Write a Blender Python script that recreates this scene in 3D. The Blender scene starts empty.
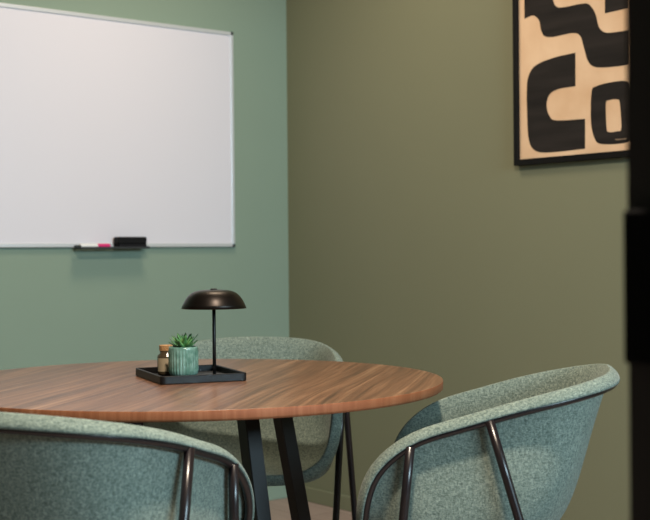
import bpy, bmesh, math, random
from mathutils import Vector, Matrix
random.seed(7)
S = bpy.context.scene
COL = S.collection
PI = math.pi

# ------------------------------------------------------------------ materials
def srgb(r, g, b):
    f = lambda c: (c/255/12.92) if c/255 <= .04045 else ((c/255+.055)/1.055)**2.4
    return (f(r), f(g), f(b), 1)

def mat(name, col, rough=.5, metal=0., spec=.5, coat=0.):
    m = bpy.data.materials.new(name); m.use_nodes = True
    b = m.node_tree.nodes['Principled BSDF']
    b.inputs['Base Color'].default_value = col
    b.inputs['Roughness'].default_value = rough
    b.inputs['Metallic'].default_value = metal
    b.inputs['Specular IOR Level'].default_value = spec
    b.inputs['Coat Weight'].default_value = coat
    return m, m.node_tree.nodes, m.node_tree.links, b

def noise(N, L, vec, scale, detail=3, rough=.5, dist=0.):
    n = N.new('ShaderNodeTexNoise'); n.inputs['Scale'].default_value = scale
    n.inputs['Detail'].default_value = detail; n.inputs['Roughness'].default_value = rough
    n.inputs['Distortion'].default_value = dist
    if vec: L.new(vec, n.inputs['Vector'])
    return n.outputs['Fac']

def ramp(N, L, fac, stops):
    r = N.new('ShaderNodeValToRGB'); L.new(fac, r.inputs['Fac'])
    e = r.color_ramp.elements
    while len(e) < len(stops): e.new(.5)
    for i, (p, c) in enumerate(stops): e[i].position = p; e[i].color = c
    return r.outputs['Color']

def mapping(N, L, src, scale=(1, 1, 1), rot=(0, 0, 0), loc=(0, 0, 0)):
    m = N.new('ShaderNodeMapping'); L.new(src, m.inputs['Vector'])
    m.inputs['Scale'].default_value = scale; m.inputs['Rotation'].default_value = rot
    m.inputs['Location'].default_value = loc
    return m.outputs['Vector']

def mix(N, L, fac, a, b, mode='MIX'):
    m = N.new('ShaderNodeMix'); m.data_type = 'RGBA'; m.blend_type = mode
    for sock, v in ((m.inputs['Factor'], fac), (m.inputs[6], a), (m.inputs[7], b)):
        if hasattr(v, 'is_linked') or hasattr(v, 'links'): L.new(v, sock)
        else: sock.default_value = v
    return m.outputs[2]

def bump(N, L, b, h, strength, dist):
    n = N.new('ShaderNodeBump'); n.inputs['Strength'].default_value = strength
    n.inputs['Distance'].default_value = dist
    L.new(h, n.inputs['Height']); L.new(n.outputs['Normal'], b.inputs['Normal'])

def paint(name, col, rough=.75):
    m, N, L, b = mat(name, col, rough, spec=.3)
    tc = N.new('ShaderNodeTexCoord').outputs['Object']
    f = noise(N, L, tc, 1.3, 2)
    d = tuple(c*.95 for c in col[:3])+(1,)
    L.new(ramp(N, L, f, [(.3, d), (.7, col)]), b.inputs['Base Color'])
    bump(N, L, b, noise(N, L, tc, 260, 2), .12, .0006)
    return m

M_WALL_B = paint('sage_paint', srgb(129, 147, 132))
M_WALL_R = paint('olive_paint', srgb(123, 127, 105))
M_CEIL = paint('ceiling_paint', srgb(120, 120, 114))
M_DARKWALL = paint('deep_green_grey_paint', srgb(72, 80, 72))

def black_metal(name, col=srgb(15, 14, 15), rough=.42, sp=.5):
    m, N, L, b = mat(name, col, rough, 0., sp)
    tc = N.new('ShaderNodeTexCoord').outputs['Object']
    bump(N, L, b, noise(N, L, tc, 900, 2), .08, .0003)
    return m
M_BLACK = black_metal('black_powder_coat', sp=.35)
M_TUBE = black_metal('dark_brown_black_tube', srgb(26, 20, 22), .28)
M_DOOR = black_metal('door_dark_brown', srgb(30, 22, 20), .8)
M_LOCK = black_metal('matte_black_rubber', srgb(4, 4, 5), .8, .1)
M_TRAY = black_metal('black_stained_tray', srgb(14, 13, 14), .45, .3)

def lampshade():
    m, N, L, b = mat('dark_bronze', srgb(30, 25, 22), .36, .75)
    tc = N.new('ShaderNodeTexCoord').outputs['Object']
    bump(N, L, b, noise(N, L, tc, 700, 2), .06, .0003)
    return m
M_SHADE = lampshade()

def felt():
    m, N, L, b = mat('green_grey_pet_felt', srgb(110, 135, 126), .95, spec=.15)
    tc = N.new('ShaderNodeTexCoord').outputs['Object']
    v1 = mapping(N, L, tc, (1, 1, .6), (0.3, .2, .4))
    a = noise(N, L, v1, 230, 5, .7, .6)
    c = noise(N, L, mapping(N, L, tc, (.5, .5, 1.2), (.9, .4, 0)), 300, 3, .6, .5)
    big = noise(N, L, tc, 9, 3)
    col1 = ramp(N, L, a, [(.34, srgb(68, 80, 75)), (.5, srgb(106, 121, 114)), (.66, srgb(152, 165, 156))])
    col2 = ramp(N, L, c, [(.36, srgb(74, 88, 83)), (.62, srgb(142, 154, 142))])
    col = mix(N, L, .45, col1, col2)
    shade = ramp(N, L, big, [(.3, (.86, .88, .88, 1)), (.7, (1, 1, 1, 1))])
    L.new(mix(N, L, 1., col, shade, 'MULTIPLY'), b.inputs['Base Color'])
    bump(N, L, b, a, .5, .0015)
    b.inputs['Sheen Weight'].default_value = .12
    return m
M_FELT = felt()

def walnut(name, edge=False):
    m, N, L, b = mat(name, srgb(130, 85, 58), .30, spec=.6)
    tc = N.new('ShaderNodeTexCoord').outputs['Object']
    rot = mapping(N, L, tc, (1, 1, 1), (0, 0, math.radians(-40)))      # grain runs 40 degrees across the room
    # long slow undulation of the grain
    wob = noise(N, L, mapping(N, L, rot, (.8, 3., 1)), 1.1, 2, .5)
    sep = N.new('ShaderNodeSeparateXYZ'); L.new(rot, sep.inputs[0])
    ma = N.new('ShaderNodeMath'); ma.operation = 'MULTIPLY_ADD'
    L.new(wob, ma.inputs[0]); ma.inputs[1].default_value = .09; L.new(sep.outputs['Y'], ma.inputs[2])
    cmb = N.new('ShaderNodeCombineXYZ'); L.new(sep.outputs['X'], cmb.inputs[0]); L.new(ma.outputs[0], cmb.inputs[1])
    v = cmb.outputs[0]
    g1 = noise(N, L, mapping(N, L, v, (.9, 40, 1)), 1., 4, .6)
    g2 = noise(N, L, mapping(N, L, v, (2.2, 120, 1)), 1., 4, .7)
    g3 = noise(N, L, mapping(N, L, v, (.7, 8, 1), (0, 0, 0), (3, 5, 0)), 1., 2, .5)
    k = 1.25 if edge else 1.
    c1 = ramp(N, L, g1, [(.30, srgb(62, 43, 33)), (.44, srgb(106, 73, 53)), (.56, srgb(128, 91, 67)), (.70, srgb(170, 134, 103))])
    c2 = ramp(N, L, g2, [(.38, srgb(66, 46, 35)), (.5, srgb(118, 84, 62)), (.64, srgb(164, 126, 96))])
    c3 = ramp(N, L, g3, [(.35, (.74, .72, .72, 1)), (.65, (1.0, 1.0, 1.0, 1))])
    col = mix(N, L, .42, c1, c2)
    col = mix(N, L, 1., col, c3, 'MULTIPLY')
    if edge: col = mix(N, L, .6, col, srgb(146, 82, 46)); b.inputs['Roughness'].default_value = .6; b.inputs['Specular IOR Level'].default_value = .3
    L.new(col, b.inputs['Base Color'])
    bump(N, L, b, g2, .1, .0004)
    return m
M_WOOD = walnut('walnut_veneer'); M_EDGE = walnut('walnut_edge_band', True)

def floor_mat():
    m, N, L, b = mat('pale_plank_floor', srgb(170, 145, 130), .55)
    tc = N.new('ShaderNodeTexCoord').outputs['Object']
    v = mapping(N, L, tc, (1, 1, 1), (0, 0, math.radians(90)))
    br = N.new('ShaderNodeTexBrick'); L.new(v, br.inputs['Vector'])
    br.inputs['Scale'].default_value = 1; br.inputs['Brick Width'].default_value = 1.3
    br.inputs['Row Height'].default_value = .16; br.inputs['Mortar Size'].default_value = .0015
    br.inputs['Color1'].default_value = srgb(168, 150, 142); br.inputs['Color2'].default_value = srgb(154, 136, 128)
    br.inputs['Mortar'].default_value = srgb(110, 92, 82)
    g = noise(N, L, mapping(N, L, v, (2, 40, 1)), 1, 4)
    s = ramp(N, L, g, [(.3, (.85, .85, .85, 1)), (.7, (1, 1, 1, 1))])
    L.new(mix(N, L, 1., br.outputs['Color'], s, 'MULTIPLY'), b.inputs['Base Color'])
    return m
M_FLOOR = floor_mat()

def simple(name, col, rough=.5, metal=0, spec=.5, nz=200, st=.05):
    m, N, L, b = mat(name, col, rough, metal, spec)
    tc = N.new('ShaderNodeTexCoord').outputs['Object']
    bump(N, L, b, noise(N, L, tc, nz, 2), st, .0004)
    return m
M_BOARD = simple('white_enamel', srgb(212, 210, 219), .35, nz=8, st=.01)
M_ALU = simple('pale_aluminium', srgb(205, 208, 212), .35, .35)
M_CAP = simple('dark_grey_plastic', srgb(40, 42, 44), .5)
M_PENTRAY = simple('grey_tray', srgb(96, 104, 106), .5, .3)
M_ERASER = simple('black_eraser', srgb(12, 12, 14), .7, 0, .2)
M_FELTPAD = simple('charcoal_felt_pad', srgb(30, 30, 33), .95, 0, .1)
M_PEN = simple('white_pen_barrel', srgb(225, 225, 225), .4)
M_PINK = simple('magenta_plastic', srgb(205, 40, 110), .4)
M_FRAME = simple('black_picture_frame', srgb(8, 8, 9), .6, 0, .2)
M_SOIL = simple('dark_soil', srgb(45, 34, 26), .95, nz=300, st=.6)
M_LABEL = simple('cream_label', srgb(160, 148, 124), .7)
M_GLAZE = None

def paper_mat():
    m, N, L, b = mat('warm_beige_paper', srgb(214, 178, 140), .85, spec=.2)
    tc = N.new('ShaderNodeTexCoord').outputs['Object']
    f = noise(N, L, tc, 7, 4)
    L.new(ramp(N, L, f, [(.3, srgb(212, 179, 146)), (.7, srgb(228, 200, 170))]), b.inputs['Base Color'])
    return m
def ink_mat():
    m, N, L, b = mat('charcoal_ink', srgb(40, 38, 38), .8, spec=.1)
    tc = N.new('ShaderNodeTexCoord').outputs['Object']
    f = noise(N, L, mapping(N, L, tc, (1, 60, 8)), 3, 4)
    L.new(ramp(N, L, f, [(.3, srgb(33, 32, 32)), (.7, srgb(48, 45, 44))]), b.inputs['Base Color'])
    return m
M_PAPER = paper_mat(); M_INK = ink_mat()

def glaze():
    m, N, L, b = mat('sage_green_glaze', srgb(96, 140, 118), .13, spec=.6, coat=.4)
    tc = N.new('ShaderNodeTexCoord').outputs['Object']
    f = noise(N, L, tc, 60, 3)
    L.new(ramp(N, L, f, [(.3, srgb(64, 104, 90)), (.7, srgb(118, 150, 140))]), b.inputs['Base Color'])
    return m
M_GLAZE = glaze()
def leaf():
    m, N, L, b = mat('succulent_green', srgb(62, 120, 70), .45)
    tc = N.new('ShaderNodeTexCoord').outputs['Object']
    f = noise(N, L, tc, 90, 3)
    L.new(ramp(N, L, f, [(.3, srgb(44, 104, 58)), (.7, srgb(112, 160, 96))]), b.inputs['Base Color'])
    return m
M_LEAF = leaf()
def cork():
    m, N, L, b = mat('cork', srgb(176, 136, 92), .8)
    tc = N.new('ShaderNodeTexCoord').outputs['Object']
    f = noise(N, L, tc, 350, 4)
    L.new(ramp(N, L, f, [(.35, srgb(132, 96, 60)), (.6, srgb(186, 148, 104))]), b.inputs['Base Color'])
    return m
M_CORK = cork()
M_AMBER = simple('smoked_brown_glass', srgb(70, 60, 46), .12, 0, .7)

def glass_mat():
    m = bpy.data.materials.new('clear_glass'); m.use_nodes = True
    N, L = m.node_tree.nodes, m.node_tree.links; N.clear()
    o = N.new('ShaderNodeOutputMaterial'); mx = N.new('ShaderNodeMixShader'); lw = N.new('ShaderNodeLayerWeight'); lw.inputs['Blend'].default_value = .5
    pw = N.new('ShaderNodeMath'); pw.operation = 'POWER'; pw.inputs[1].default_value = 5
    fr = N.new('ShaderNodeMath'); fr.operation = 'MULTIPLY_ADD'; fr.inputs[1].default_value = .6; fr.inputs[2].default_value = .03
    L.new(lw.outputs['Facing'], pw.inputs[0]); L.new(pw.outputs[0], fr.inputs[0])
    t = N.new('ShaderNodeBsdfTransparent'); t.inputs[0].default_value = (.93, .96, .95, 1)
    g = N.new('ShaderNodeBsdfGlossy'); g.inputs['Roughness'].default_value = .02
    L.new(fr.outputs[0], mx.inputs[0]); L.new(t.outputs[0], mx.inputs[1]); L.new(g.outputs[0], mx.inputs[2]); L.new(mx.outputs[0], o.inputs[0])
    return m
M_GLASS = glass_mat()

# ------------------------------------------------------------------ helpers
def obj(name, bm, m, parent=None, smooth=False, loc=None, rot=None, recalc=True):
    if recalc: bmesh.ops.recalc_face_normals(bm, faces=bm.faces)
    me = bpy.data.meshes.new(name); bm.to_mesh(me); bm.free()
    for x in (m if isinstance(m, (list, tuple)) else [m]): me.materials.append(x)
    if smooth:
        for p in me.polygons: p.use_smooth = True
    o = bpy.data.objects.new(name, me); COL.objects.link(o)
    if parent: o.parent = parent
    if loc: o.location = loc
    if rot: o.rotation_euler = rot
    return o

def tag(o, label, cat, group=None):
    o['label'] = label; o['category'] = cat
    if group: o['group'] = group
    return o
def thing(name, label, cat, loc=(0, 0, 0), rotz=0., group=None):
    o = bpy.data.objects.new(name, None); o.empty_display_size = .05; COL.objects.link(o)
    o.location = loc; o.rotation_euler = (0, 0, rotz)
    return tag(o, label, cat, group)
def struct(name, bm, m, parent=None, **k):
    o = obj(name, bm, m, parent, **k)
    if not parent: o['kind'] = 'structure'
    return o

def box(bm, x0, x1, y0, y1, z0, z1, bev=0., seg=2, mi=0):
    r = bmesh.ops.create_cube(bm, size=1)
    for v in r['verts']:
        v.co = Vector(((x0+x1)/2+v.co.x*(x1-x0), (y0+y1)/2+v.co.y*(y1-y0), (z0+z1)/2+v.co.z*(z1-z0)))
    fs = set(f for v in r['verts'] for f in v.link_faces)
    for f in fs: f.material_index = mi
    if bev:
        es = list(set(e for v in r['verts'] for e in v.link_edges))
        bmesh.ops.bevel(bm, geom=es, offset=bev, segments=seg, profile=.5, affect='EDGES', clamp_overlap=True)
    return bm
def nb(): return bmesh.new()

def lathe(bm, prof, n=64, flute=None, mi=0):
    rings = []
    for r, z in prof:
        ring = []
        if r < 1e-6: rings.append([bm.verts.new((0, 0, z))]); continue
        for i in range(n):
            a = 2*PI*i/n
            rr = r + (flute(a, z) if flute else 0)
            ring.append(bm.verts.new((rr*math.cos(a), rr*math.sin(a), z)))
        rings.append(ring)
    for A, B in zip(rings, rings[1:]):
        for i in range(n):
            j = (i+1) % n
            if len(A) == 1 and len(B) == 1: continue
            if len(A) == 1: f = bm.faces.new((A[0], B[j], B[i]))
            elif len(B) == 1: f = bm.faces.new((A[i], A[j], B[0]))
            else: f = bm.faces.new((A[i], A[j], B[j], B[i]))
            f.material_index = mi
    return bm

def tube(bm, pts, r, n=14, closed=False, r1=None):
    pts = [Vector(p) for p in pts]; m = len(pts); rings = []
    prev = None
    for i in range(m):
        if closed: t = (pts[(i+1) % m]-pts[i-1]).normalized()
        else: t = (pts[min(i+1, m-1)]-pts[max(i-1, 0)]).normalized()
        if prev is None:
            a = Vector((0, 0, 1)) if abs(t.z) < .9 else Vector((1, 0, 0))
            u = (a-t*a.dot(t)).normalized()
        else: u = (prev-t*prev.dot(t)).normalized()
        prev = u; w = t.cross(u)
        rr = r if r1 is None else r+(r1-r)*i/(m-1)
        rings.append([bm.verts.new(pts[i]+(u*math.cos(2*PI*k/n)+w*math.sin(2*PI*k/n))*rr) for k in range(n)])
    if closed:
        # line up the last ring with the first by best rotation
        best = min(range(n), key=lambda s: sum((rings[-1][(k+s) % n].co-rings[0][k].co).length for k in range(n)))
        rings.append([rings[0][(k-best) % n] for k in range(n)])
    for A, B in zip(rings, rings[1:]):
        for k in range(n): bm.faces.new((A[k], A[(k+1) % n], B[(k+1) % n], B[k]))
    if not closed:
        bm.faces.new(rings[0][::-1]); bm.faces.new(rings[-1])
    return bm

def catmull(ctl, per=8, closed=True):
    m = len(ctl); out = []
    for i in range(m):
        a, b, c, d = ctl[i-1], ctl[i], ctl[(i+1) % m], ctl[(i+2) % m]
        for k in range(per):
            t = k/per
            out.append(.5*((2*b)+(c-a)*t+(2*a-5*b+4*c-d)*t*t+(3*b-a-3*c+d)*t**3))
    return out

# ------------------------------------------------------------------ room
XR, YB, YF, XL, CH = 3.245, 4.265, .70, -.06, 2.70
bm = nb(); box(bm, -2.2, XR+.12, -2.6, YB+.12, -.1, 0); struct('floor', bm, M_FLOOR)
bm = nb(); box(bm, -2.2, XR+.12, -2.6, YB+.12, CH, CH+.1); struct('ceiling', bm, M_CEIL)
bm = nb(); box(bm, XL-.12, XR+.12, YB, YB+.12, 0, CH); struct('wall_back', bm, M_WALL_B)
bm = nb(); box(bm, XR, XR+.12, YF-.1, YB, 0, CH); struct('wall_right', bm, M_WALL_R)
bm = nb(); box(bm, XL-.12, XL, YF-.1, YB, 0, CH); struct('wall_left', bm, M_DARKWALL)
bm = nb(); box(bm, XL-.12, XR+.12, YF-.1, YF, 2.25, CH); struct('wall_front', bm, M_WALL_R)
# baseboards in the wall colours
bm = nb(); box(bm, XL, XR-.012, YB-.012, YB, 0, .06, .003); struct('baseboard_back', bm, M_WALL_B)
bm = nb(); box(bm, XR-.012, XR, YF, YB, 0, .06, .003); struct('baseboard_right', bm, M_WALL_R)
# corridor side: end walls, unseen window added behind the camera for cool light
bm = nb(); box(bm, -2.2, XR+.12, -2.6, -2.5, 0, 1.55); box(bm, -2.2, XR+.12, -2.6, -2.5, 2.45, CH); box(bm, -2.2, .80, -2.6, -2.5, 1.55, 2.45); struct('wall_corridor', bm, M_DARKWALL)
bm = nb(); box(bm, XR, XR+.12, -2.5, YF-.1, 0, CH); struct('wall_corridor_right', bm, M_DARKWALL)
bm = nb(); box(bm, -2.2, -2.1, -2.5, YB+.12, 0, CH); struct('wall_corridor_left', bm, M_DARKWALL)
bm = nb()
for i in range(5):
    x = .8+i*(XR-.8-.05)/4; box(bm, x, x+.05, -2.58, -2.52, 1.55, 2.45)
box(bm, .8, XR, -2.58, -2.52, 1.55, 1.60); box(bm, .8, XR, -2.58, -2.52, 2.40, 2.45)
w2 = struct('added_window', bm, M_DOOR)
bm = nb(); box(bm, .8, XR, -2.553, -2.547, 1.60, 2.40); obj('pane', bm, M_GLASS, w2)

# door frame at the right edge of the picture, close to the camera
DX = .912
bm = nb()
box(bm, DX, DX+.055, YF-.10, YF, 0, 2.25, .002)
box(bm, XL+.001, XL+.05, YF-.10, YF, 0, 2.25, .002)
box(bm, XL+.05, DX, YF-.10, YF, 2.19, 2.25, .002)
door = struct('door_1', bm, M_DOOR)
bm = nb(); box(bm, DX-.0095, DX, YF-.055, YF-.002, .932, 1.068, .003)
box(bm, DX-.0125, DX-.0095, YF-.052, YF-.04, .955, 1.045, .001)
sp = obj('strike_plate', bm, M_LOCK, door); sp['label'] = 'black lock strike plate on the dark door jamb'
# glazed front beside the door
bm = nb()
box(bm, DX+.056, DX+.10, YF-.08, YF-.02, 0, 2.25, .002); box(bm, XR-.045, XR-.001, YF-.08, YF-.02, 0, 2.25, .002)
box(bm, DX+.10, XR-.045, YF-.08, YF-.02, 0, .05); box(bm, DX+.10, XR-.045, YF-.08, YF-.02, 2.20, 2.25)
w1 = struct('window_1', bm, M_DOOR)
bm = nb(); box(bm, DX+.10, XR-.045, YF-.055, YF-.045, .05, 2.20); obj('pane', bm, M_GLASS, w1)

# ------------------------------------------------------------------ whiteboard
BX0, BX1, BZ0, BZ1 = 1.758, 2.958, 1.070, 1.954
wb = thing('whiteboard', 'large wall-mounted whiteboard with slim silver frame on the green wall', 'whiteboard', ((BX0+BX1)/2, YB, BZ0))
hw, H = (BX1-BX0)/2, BZ1-BZ0
bm = nb(); box(bm, -hw+.008, hw-.008, -.012, -.001, .008, H-.008); obj('writing_surface', bm, M_BOARD, wb)
bm = nb(); t = .015
box(bm, -hw+.012, hw-.012, -.017, -.0005, 0, t, .002); box(bm, -hw+.012, hw-.012, -.017, -.0005, H-t, H, .002)
box(bm, -hw, -hw+t, -.017, -.0005, .012, H-.012, .002); box(bm, hw-t, hw, -.017, -.0005, .012, H-.012, .002)
obj('board_frame', bm, M_ALU, wb)
for sx in (-1, 1):
    for z in (0, H-.016):
        bm = nb(); x0 = sx*hw-(.016 if sx > 0 else 0)
        box(bm, x0-.0005+(.006 if sx > 0 else 0), x0+.0165-(0 if sx > 0 else .006), -.018, -.0003, z-.0005+(.006 if z else 0), z+.0165-(0 if z else .006), .002)
        obj('corner_cap', bm, M_CAP, wb)
bm = nb()
bxc = (BX0+BX1)/2
tx0, tx1 = 2.222-bxc, 2.520-bxc
box(bm, tx0, tx1, -.068, -.018, -.006, -.003, .001)
box(bm, tx0, tx1, -.070, -.067, -.006, .001, .001)
box(bm, tx0, tx0+.004, -.068, -.018, -.006, .008, .001); box(bm, tx1-.004, tx1, -.068, -.018, -.006, .003, .001)
p = obj('pen_tray', bm, M_CAP, wb); p['label'] = 'narrow dark pen tray under the board'
# marker
mk = thing('marker', 'white whiteboard marker with magenta cap lying on the pen tray', 'marker', (2.230, YB-.046, BZ0+.0050))
def cyl_x(bm, x0, x1, r, n=20, y=0, z=0):
    return tube(bm, [(x0, y, z), (x0+(x1-x0)*.5, y, z), (x1, y, z)], r, n)
bm = nb(); cyl_x(bm, 0, .076, .0078); obj('barrel', bm, M_PEN, mk, smooth=False)
bm = nb(); cyl_x(bm, .074, .124, .0085); cyl_x(bm, .124, .128, .006); obj('cap', bm, M_PINK, mk)
# eraser
er = thing('whiteboard_eraser', 'chunky black board eraser resting at the right end of the pen tray', 'eraser', (2.449, YB-.042, BZ0-.0028), 0)
bm = nb(); box(bm, -.062, .062, -.023, .023, .014, .042, .006, 3); obj('grip', bm, M_ERASER, er)
bm = nb(); box(bm, -.060, .060, -.022, .022, 0, .0145, .001); obj('felt_pad', bm, M_FELTPAD, er)

# ------------------------------------------------------------------ framed art print
AY1, AZ0, AW, AH = 2.946, 1.334, .515, .72
art = thing('framed_art_print', 'black-framed abstract print of bold charcoal shapes on beige paper', 'picture', (XR, AY1, AZ0))
art.rotation_euler = (0, 0, -PI/2)      # local x runs along the wall away from the corner, local -y ... out of the wall
# local (x, y, z): x -> world -Y ; y -> world +X
fw = .017
bm = nb()
box(bm, 0, fw, -.026, -.001, 0, AH, .001); box(bm, AW-fw, AW, -.026, -.001, 0, AH, .001)
box(bm, fw, AW-fw, -.026, -.001, 0, fw+.003, .001); box(bm, fw, AW-fw, -.026, -.001, AH-fw, AH, .001)
obj('picture_frame', bm, M_FRAME, art)
bm = nb(); box(bm, fw-.002, AW-fw+.002, -.012, -.002, fw-.002, AH-fw+.002)
def smooth_poly(pts, sharp, per=6):
    n = len(pts); out = []
    P = [Vector((x, z, 0)) for x, z in pts]
    for i in range(n):
        a, b, c, d = P[i-1], P[i], P[(i+1) % n], P[(i+2) % n]
        out.append(b)
        tb = Vector((0, 0, 0)) if i in sharp else (c-a)*.5
        tc_ = Vector((0, 0, 0)) if (i+1) % n in sharp else (d-b)*.5
        if i in sharp: tb = (c-b)*.6
        if (i+1) % n in sharp: tc_ = (c-b)*.6
        for k in range(1, per):
            t = k/per
            out.append((2*t**3-3*t*t+1)*b+(t**3-2*t*t+t)*tb+(-2*t**3+3*t*t)*c+(t**3-t*t)*tc_)
    return out
def blob(bm, pts, sharp, y=-.0126, hole=None):
    es = []
    for loop in [smooth_poly(pts, sharp)]+([smooth_poly(hole, set())] if hole else []):
        vs = [bm.verts.new((p.x, y, p.y)) for p in loop]
        es += [bm.edges.new((vs[i], vs[(i+1) % len(vs)])) for i in range(len(vs))]
    r = bmesh.ops.triangle_fill(bm, edges=es, use_beauty=True, use_dissolve=False)
    for g in r['geom']:
        if isinstance(g, bmesh.types.BMFace): g.material_index = 1
Z1 = [(.043,.640),(.043,.501),(.080,.506),(.100,.495),(.111,.480),(.116,.455),(.131,.430),(.169,.421),(.250,.422),(.284,.408),(.300,.366),(.314,.325),(.335,.303),(.370,.294),(.439,.290),(.480,.290),(.481,.399),(.420,.400),(.386,.405),(.362,.425),(.347,.472),(.323,.504),(.295,.512),(.214,.513),(.185,.520),(.170,.546),(.160,.600),(.150,.640)]
blob(bm, Z1, {0, 1, 15, 16, 27})
blob(bm, [(.387,.640),(.386,.466),(.479,.468),(.479,.640)], {0, 1, 2, 3})
blob(bm, [(.264,.356),(.168,.351),(.091,.335),(.060,.304),(.051,.257),(.052,.162),(.057,.091),(.076,.054),(.119,.038),(.209,.036),(.301,.038),(.302,.135),(.181,.141),(.151,.159),(.139,.195),(.151,.229),(.189,.244),(.263,.246)], {0, 10, 11, 17})
blob(bm, [(.330,.221),(.349,.236),(.398,.242),(.459,.241),(.482,.226),(.489,.165),(.487,.066),(.464,.045),(.368,.048),(.340,.069),(.326,.126)], set(),
     hole=[(.387,.176),(.400,.186),(.432,.185),(.442,.171),(.447,.093),(.431,.084),(.399,.084),(.389,.098)])
# the tiny pencilled signature line low on the last shape
sg = [(.423+.048*k/16, .0575+.0022*math.sin(k*2.1)) for k in range(17)]
for a, b in zip(sg, sg[1:]):
    vs = [bm.verts.new((a[0], -.0130, a[1]-.0005)), bm.verts.new((b[0], -.0130, b[1]-.0005)), bm.verts.new((b[0], -.0130, b[1]+.0005)), bm.verts.new((a[0], -.0130, a[1]+.0005))]
    bm.faces.new(vs).material_index = 0
for f in bm.faces:
    if f.material_index == 1 and f.normal.y > 0: f.normal_flip()
obj('print', bm, [M_PAPER, M_INK], art, recalc=False)

# ------------------------------------------------------------------ round table
TX, TY, TR, TH = 1.603, 2.503, .600, .74
tb = thing('meeting_table', 'round walnut meeting table with splayed black square steel legs', 'table', (TX, TY, 0))
bm = nb(); n = 160; th = .021
prof = [(0, 0, TH-th), (TR-.003, 0, TH-th), (TR-.0005, 0, TH-th+.0025), (TR, 0, TH-th+.005), (TR, 0, TH-.0015), (TR-.0004, 0, TH-.0004), (TR-.0012, 0, TH)]
lathe(bm, [(r, z) for r, _, z in prof]+[(0, TH)], n)
for f in bm.faces:
    c = f.calc_center_median()
    f.material_index = 0 if c.z > TH-.0006 else 1
top = obj('tabletop', bm, [M_WOOD, M_EDGE], tb)
for p in top.data.polygons:
    if abs(p.normal.z) < .95: p.use_smooth = True
vdir = math.atan2(TY, TX)          # direction from the camera to the table
def polar(lat, dep):               # lateral (to the right of the camera's view of the table), depth away
    d = Vector((math.cos(vdir), math.sin(vdir), 0)); r = Vector((d.y, -d.x, 0))
    return r*lat+d*dep
bm = nb()
phi0 = math.radians(-60)
dirs = [polar(math.cos(phi0+k*PI/2), math.sin(phi0+k*PI/2)) for k in range(4)]
def bar(bm, a, b, w, u):
    t = (b-a).normalized(); u = (u-t*u.dot(t)).normalized(); v = t.cross(u); h = w/2
    A = [bm.verts.new(p+u*sx*h+v*sy*h) for p in (a,) for sx, sy in ((-1, -1), (1, -1), (1, 1), (-1, 1))]
    B = [bm.verts.new(p+u*sx*h+v*sy*h) for p in (b,) for sx, sy in ((-1, -1), (1, -1), (1, 1), (-1, 1))]
    # cut square to the floor and the underside
    for q in A+B: pass
    for i in range(4): bm.faces.new((A[i], A[(i+1) % 4], B[(i+1) % 4], B[i]))
    bm.faces.new(A[::-1]); bm.faces.new(B)
    for ring, z in ((A, a.z), (B, b.z)):
        for q in ring:
            k = (z-q.co.z)/t.z; q.co += t*k
for sgn_ in (0, 1):
    a = dirs[sgn_]*.25; b = -dirs[sgn_]*.25
    u = Vector((-dirs[sgn_].y, dirs[sgn_].x, 0)).normalized()*.0185
    z0, z1 = TH-th-.026-(0 if sgn_ == 0 else 0), TH-th-.0005
    vs = [bm.verts.new((p.x, p.y, z)) for z in (z0, z1) for p in (a-u, a+u, b+u, b-u)]
    for q in ((0, 1, 2, 3), (4, 7, 6, 5), (0, 4, 5, 1), (1, 5, 6, 2), (2, 6, 7, 3), (3, 7, 4, 0)): bm.faces.new([vs[i] for i in q])
obj('under_frame', bm, M_BLACK, tb)
for d in dirs:
    bm = nb(); bar(bm, d*.252+Vector((0, 0, TH-th-.001)), d*.398+Vector((0, 0, .001)), .037, d)
    bmesh.ops.bevel(bm, geom=list(bm.edges), offset=.002, segments=1, affect='EDGES')
    obj('leg', bm, M_BLACK, tb)

# ------------------------------------------------------------------ felt armchairs
W, D, ZB, ZA, ZF, YA, XB = .895, .968, .784, .672, .446, .122, .241
half = [(0, -.30, ZB), (.6*XB, -.29, ZB-.004), (XB, -.22, ZB-.02), (.285, -.09, ZB+(ZA-ZB)*.452), (.295, .04, ZB+(ZA-ZB)*.792), (.3, YA, ZA),
        (.298, .215, ZA-.075), (.285, .24, ZF+.06), (.225, .245, ZF+.008), (.1, .25, ZF), (0, .25, ZF)]
ctl = [Vector((x*W, y*D, z)) for x, y, z in half]
ctl = ctl+[Vector((-p.x, p.y, p.z)) for p in ctl[-2:0:-1]]
RIM = catmull(ctl, 16)
# even spacing
def resample(P, n):
    m = len(P); acc = [0]
    for i in range(m): acc.append(acc[-1]+(P[(i+1) % m]-P[i]).length)
    out = []; j = 0
    for k in range(n):
        s = acc[-1]*k/n
        while acc[j+1] < s: j += 1
        out.append(P[j].lerp(P[(j+1) % m], (s-acc[j])/(acc[j+1]-acc[j])))
    return out
NU = 176
RIM = resample(RIM, NU)
for _ in range(22): RIM = [RIM[i]*.5+(RIM[i-1]+RIM[(i+1) % NU])*.25 for i in range(NU)]
def sm(t): t = max(0, min(1, t)); return t*t*(3-2*t)
FR = []
for i, P in enumerate(RIM):
    T = (RIM[(i+1) % NU]-RIM[i-1]).normalized()
    k = sm((P.y-.06)/.19)
    Q = Vector((P.x*.82, .52*P.y*(1-k), .43))
    Wd = Q-P; Wd = (Wd-T*Wd.dot(T)).normalized()
    O = T.cross(Wd)
    if i == 0:
        if O.y > 0: O = -O
        sgn0 = 1 if O.dot(T.cross(Wd)) > 0 else -1
    else: O = O*sgn0
    FR.append([P, T, Wd, O.normalized()])
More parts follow.
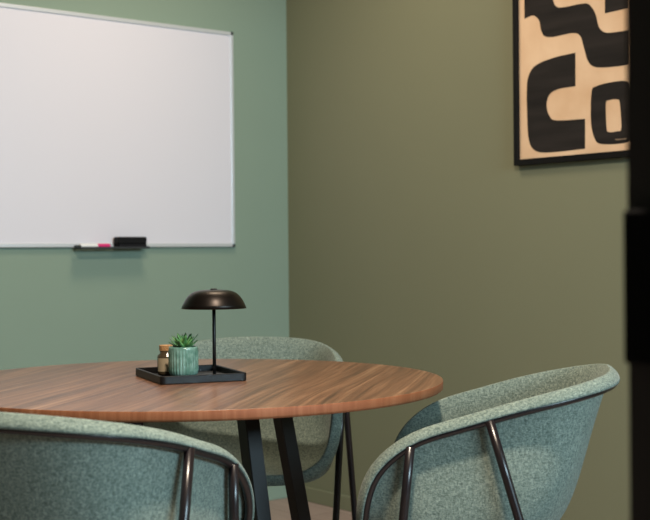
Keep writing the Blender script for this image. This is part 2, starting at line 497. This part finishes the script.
# smooth the frames around the loop
for _ in range(6):
    NF = []
    for i in range(NU):
        a, b, c = FR[i-1], FR[i], FR[(i+1) % NU]
        w = (a[2]+b[2]*2+c[2]).normalized(); w = (w-b[1]*w.dot(b[1])).normalized()
        o = b[1].cross(w)*sgn0
        NF.append([b[0], b[1], w, o.normalized()])
    FR = NF
def shell_bm():
    bm = nb(); rings = []
    # the lip: folded over outwards and down
    prof = []
    R = .006
    for o_, w_ in ((.0300, .0160), (.0296, .0128), (.0278, .0098), (.0240, .0064), (.0180, .0034), (.0115, .0010), (.0060, .0), (.0020, .0012), (0, .0042)):
        prof.append(lambda P, Wd, O, o_=o_, w_=w_: P+O*o_+Wd*w_)
    for f in prof: rings.append([f(P, Wd, O) for P, T, Wd, O in FR])
    NV = 20
    seat = []
    for P, T, Wd, O in FR:
        ang = 0
        yb = .38*P.y if P.y < 0 else .80*P.y
        xb = .70*P.x
        seat.append(Vector((xb, yb, .418+.006*sm((abs(P.y)-.1)/.15))))
    for j in range(1, NV+1):
        t = j/NV; ring = []
        for (P, T, Wd, O), B in zip(FR, seat):
            A = P+Wd*R
            Lg = (B-A).length
            out = Vector((B.x, B.y if B.y < 0 else B.y*.6, 0)).normalized()
            c1 = A+Wd*Lg*.5
            c2 = B+out*min(Lg*.42, .11)
            ring.append(((1-t)**3)*A+3*t*(1-t)**2*c1+3*t*t*(1-t)*c2+t**3*B)
        rings.append(ring)
    C = Vector((0, .02, .412))
    for t in (.2, .4, .6, .8):
        rings.append([B.lerp(C, t)+Vector((0, 0, (C.z-B.z)*0)) for B in seat])
    V = [[bm.verts.new(p) for p in r] for r in rings]
    for A, B in zip(V, V[1:]):
        for i in range(NU): bm.faces.new((A[i], A[(i+1) % NU], B[(i+1) % NU], B[i]))
    c = bm.verts.new(C)
    for i in range(NU): bm.faces.new((V[-1][i], V[-1][(i+1) % NU], c))
    bmesh.ops.smooth_vert(bm, verts=[v for r in V[10:] for v in r], factor=.4, use_axis_x=True, use_axis_y=True, use_axis_z=True)
    # give the felt its thickness
    bmesh.ops.recalc_face_normals(bm, faces=bm.faces)
    bmesh.ops.solidify(bm, geom=list(bm.faces), thickness=.008)
    return bm
def tube_at(i): P, T, Wd, O = FR[i % NU]; return P+O*.0215+Wd*.0205
def make_chair(label):
    t = thing('felt_armchair', label, 'chair', group=None)
    obj('felt_shell', shell_bm(), M_FELT, t, smooth=True)
    bm = nb(); tube(bm, [tube_at(i) for i in range(NU)], .0078, 12, closed=True)
    obj('rim_tube', bm, M_TUBE, t, smooth=True)
    for sx in (1, -1):
        for yy, foot in ((-.034, (.315, -.245)), (.128, (.255, .185))):
            cand = [i for i in range(NU) if FR[i][0].x*sx > 0 and FR[i][0].z > .55]
            i = min(cand, key=lambda k: abs(FR[k][0].y-yy))
            a = tube_at(i)+Vector((sx*.004, 0, .002)); b = Vector((foot[0]*sx, foot[1], .012))
            bm = nb(); tube(bm, [a.lerp(b, k/6) for k in range(7)], .0095, 16)
            lg = obj('leg', bm, M_TUBE, t, smooth=True)
            bm = nb(); tube(bm, [Vector((b.x, b.y, .0005)), Vector((b.x, b.y, .008)), Vector((b.x, b.y, .016))], .0115, 16)
            obj('floor_glide', bm, M_LOCK, lg, smooth=False)
    return t
def copy_tree(o, parent=None):
    c = o.copy(); COL.objects.link(c); c.parent = parent
    for ch in list(o.children): copy_tree(ch, c)
    return c
chairs = [((2.012, 1.962), .715, 'green-grey felt armchair seen side-on at the right of the table'),
          ((1.087, 2.116), -1.053, 'green-grey felt armchair in the left foreground with its back to the camera'),
          ((2.068, 2.932), -3.906, 'green-grey felt armchair behind the round table facing the camera')]
proto = None
for (x, y), r, lab in chairs:
    if proto is None: o = proto = make_chair(lab)
    else: o = copy_tree(proto)
    o['label'] = lab; o['group'] = 'felt armchairs around the round table'
    o.location = (x, y, 0); o.rotation_euler = (0, 0, r)

# ------------------------------------------------------------------ tray and the things on it
tw, tl, trz, TC = .207, .256, math.radians(-17), Vector((1.629, 2.535))
def rrect(w, l, r, seg=6):
    pts = []
    for cx_, cy_, a0 in ((w/2-r, l/2-r, 0), (-w/2+r, l/2-r, 90), (-w/2+r, -l/2+r, 180), (w/2-r, -l/2+r, 270)):
        for k in range(seg+1):
            a = math.radians(a0+90*k/seg); pts.append((cx_+r*math.cos(a), cy_+r*math.sin(a)))
    return pts
bm = nb(); rings = []
for ins, z in ((.002, 0), (0, .002), (0, .018), (.0012, .0192), (.0048, .0192), (.006, .018), (.006, .0045)):
    rings.append([bm.verts.new((x, y, z)) for x, y in rrect(tw-2*ins, tl-2*ins, max(.012-ins, .003))])
for A, B in zip(rings, rings[1:]):
    for i in range(len(A)): bm.faces.new((A[i], A[(i+1) % len(A)], B[(i+1) % len(A)], B[i]))
bm.faces.new(rings[0][::-1]); bm.faces.new(rings[-1])
tray = obj('serving_tray', bm, M_TRAY, loc=(TC.x, TC.y, TH), rot=(0, 0, trz))
tag(tray, 'low rectangular black tray with raised rim on the round walnut table', 'tray')
TZ = TH+.0046
# lamp
lamp = thing('table_lamp', 'small mushroom table lamp with dark bronze dome shade and thin black stem', 'lamp', (1.668, 2.487, TZ))
bm = nb(); lathe(bm, [(0, 0), (.030, 0), (.0315, .0012), (.0315, .004), (.030, .0055), (.006, .0058), (0, .0058)], 48); obj('base', bm, M_BLACK, lamp)
bm = nb(); tube(bm, [(0, 0, .0055), (0, 0, .08), (0, 0, .2)], .0042, 20); obj('stem', bm, M_BLACK, lamp, smooth=True)
bm = nb()
R = .0775; zb = .1625
outer = [(0, zb+.0445), (.012, zb+.0444), (.024, zb+.0439), (.036, zb+.0426), (.046, zb+.0400), (.055, zb+.0355), (.0625, zb+.0285), (.069, zb+.0190), (.074, zb+.009), (R, zb)]
inner = [(R-.0012, zb-.0003)]+[(max(r-.0016, 0), z-.0016) for r, z in outer[::-1][1:]]
lathe(bm, outer+inner, 72)
obj('lamp_shade', bm, M_SHADE, lamp, smooth=True)
bm = nb(); lathe(bm, [(0, zb+.042), (.008, zb+.042), (.008, zb+.0462), (.0068, zb+.0472), (0, zb+.0472)], 32); obj('finial', bm, M_BLACK, lamp)
# potted succulent
pot = thing('potted_succulent', 'small spiky green succulent in ribbed green glazed pot on the tray', 'plant', (1.603, 2.521, TZ))
bm = nb()
fl = lambda a, z: (.0017*abs(math.sin(a*14))-.0010) if .006 < z < .066 else 0
ph = .0735
pr_ = [(0, 0), (.024, 0), (.027, .002), (.030, .0055), (.0335, .0105), (.0350, .02), (.0350, .045), (.0350, .062), (.0350, .0685), (.0342, ph), (.0320, ph), (.0312, ph-.003), (.0310, .050)]
lathe(bm, pr_, 192, fl); obj('pot', bm, M_GLAZE, pot, smooth=True)
bm = nb(); lathe(bm, [(0, .062), (.015, .0625), (.0308, .060)], 32); obj('soil', bm, M_SOIL, pot)
bm = nb()
def leafm(bm, az, el, ln, w, z0):
    n = 7; d = Vector((math.cos(az), math.sin(az), 0)); s = Vector((-d.y, d.x, 0)); rows = []
    for k in range(n):
        t = k/(n-1)
        e = el+(.35*t)
        p = Vector((0, 0, z0))+d*(.003+ln*t*math.cos(el))+Vector((0, 0, ln*(t*math.sin(el)+.20*t*t)))
        ww = w*(math.sin(PI*min(.999, (t*.72+.28))))**.8*(1 if t < .99 else .05)
        up = Vector((0, 0, 1))*math.cos(el)-d*math.sin(el)
        th_ = .0016*(1-t*.7)
        rows.append([bm.verts.new(p+s*ww/2+up*.0012), bm.verts.new(p-up*th_), bm.verts.new(p-s*ww/2+up*.0012), bm.verts.new(p+up*th_*.4)])
    for A, B in zip(rows, rows[1:]):
        for k in range(4): bm.faces.new((A[k], A[(k+1) % 4], B[(k+1) % 4], B[k]))
    bm.faces.new(rows[0][::-1]); bm.faces.new(rows[-1])
for ring, (cnt, el, ln, w) in enumerate(((8, .38, .038, .017), (8, .66, .038, .0165), (7, .92, .034, .015), (5, 1.15, .028, .012), (3, 1.38, .021, .008))):
    for k in range(cnt):
        leafm(bm, 2*PI*k/cnt+ring*.37+random.uniform(-.08, .08), el+random.uniform(-.08, .08), ln*random.uniform(.9, 1.1), w, .066+.0012*ring)
obj('leaf_rosette', bm, M_LEAF, pot, smooth=True)
# cork-topped jar behind the pot
jar = thing('jar', 'small smoked brown glass jar with cork lid and cream label behind the pot', 'jar', (1.6075, 2.602, TZ))
bm = nb(); lathe(bm, [(0, 0), (.020, 0), (.0225, .002), (.0235, .005), (.0235, .044), (.0225, .048), (.0175, .052), (.0175, .059), (0, .059)], 56); obj('body', bm, M_AMBER, jar, smooth=True)
bm = nb(); lathe(bm, [(0, .0592), (.0175, .0592), (.0185, .060), (.0185, .0715), (.0175, .0725), (0, .0725)], 48); obj('lid', bm, M_CORK, jar)
bm = nb()
a0 = math.atan2(-2.605, -1.604)-math.radians(28)
rg = []
for z in (.010, .042):
    rg.append([bm.verts.new((.02395*math.cos(a0+math.radians(-38+76*k/16)), .02395*math.sin(a0+math.radians(-38+76*k/16)), z)) for k in range(17)])
for k in range(16): bm.faces.new((rg[0][k], rg[0][k+1], rg[1][k+1], rg[1][k]))
bmesh.ops.recalc_face_normals(bm, faces=bm.faces)
bmesh.ops.solidify(bm, geom=list(bm.faces), thickness=.0004)
obj('label', bm, M_LABEL, jar)

# ------------------------------------------------------------------ lights
def area(name, loc, rot, sx, sy, power, col, spread=None):
    l = bpy.data.lights.new(name, 'AREA'); l.shape = 'RECTANGLE'; l.size = sx; l.size_y = sy
    l.energy = power; l.color = col
    if spread: l.spread = spread
    o = bpy.data.objects.new(name, l); COL.objects.link(o); o.location = loc; o.rotation_euler = rot
    return o
# cool daylight fill, added at the unseen corridor window behind the camera
area('added_window_fill', (2.0, -2.45, 2.02), (PI/2, 0, 0), 2.3, .76, 230, (.63, .84, 1.0))
# warm ceiling lamps
def ceil_lamp(x, y, p, col=(1., .80, .56), sz=.28):
    l = bpy.data.lights.new('ceiling_lamp', 'AREA'); l.shape = 'DISK'; l.size = sz; l.energy = p; l.color = col
    o = bpy.data.objects.new('ceiling_lamp', l); COL.objects.link(o); o.location = (x, y, CH-.02)
    return o
ceil_lamp(1.15, 1.3, 90, (1, .83, .66), .18)
ceil_lamp(2.3, 3.25, 21, (1, .78, .56), .55)
w = bpy.data.worlds.new('sky'); S.world = w; w.use_nodes = True
w.node_tree.nodes['Background'].inputs[0].default_value = (.75, .88, 1, 1)
w.node_tree.nodes['Background'].inputs[1].default_value = .5

# ------------------------------------------------------------------ camera
cam = bpy.data.cameras.new('camera'); co = bpy.data.objects.new('camera', cam); COL.objects.link(co)
co.matrix_world = Matrix.Translation((0, 0, 1.03)) @ Matrix.Rotation(-.6796, 4, 'Z') @ Matrix.Rotation(PI/2-.00341, 4, 'X') @ Matrix.Rotation(-.008876, 4, 'Z')
cam.sensor_width = 36; cam.lens = 1252.6/650*36; cam.clip_start = .05
cam.dof.use_dof = True; cam.dof.focus_distance = 2.85; cam.dof.aperture_fstop = 5.6
S.camera = co
S.view_settings.view_transform = 'Standard'; S.view_settings.look = 'None'
S.view_settings.exposure = 0; S.view_settings.gamma = 1; S.view_settings.use_curve_mapping = False
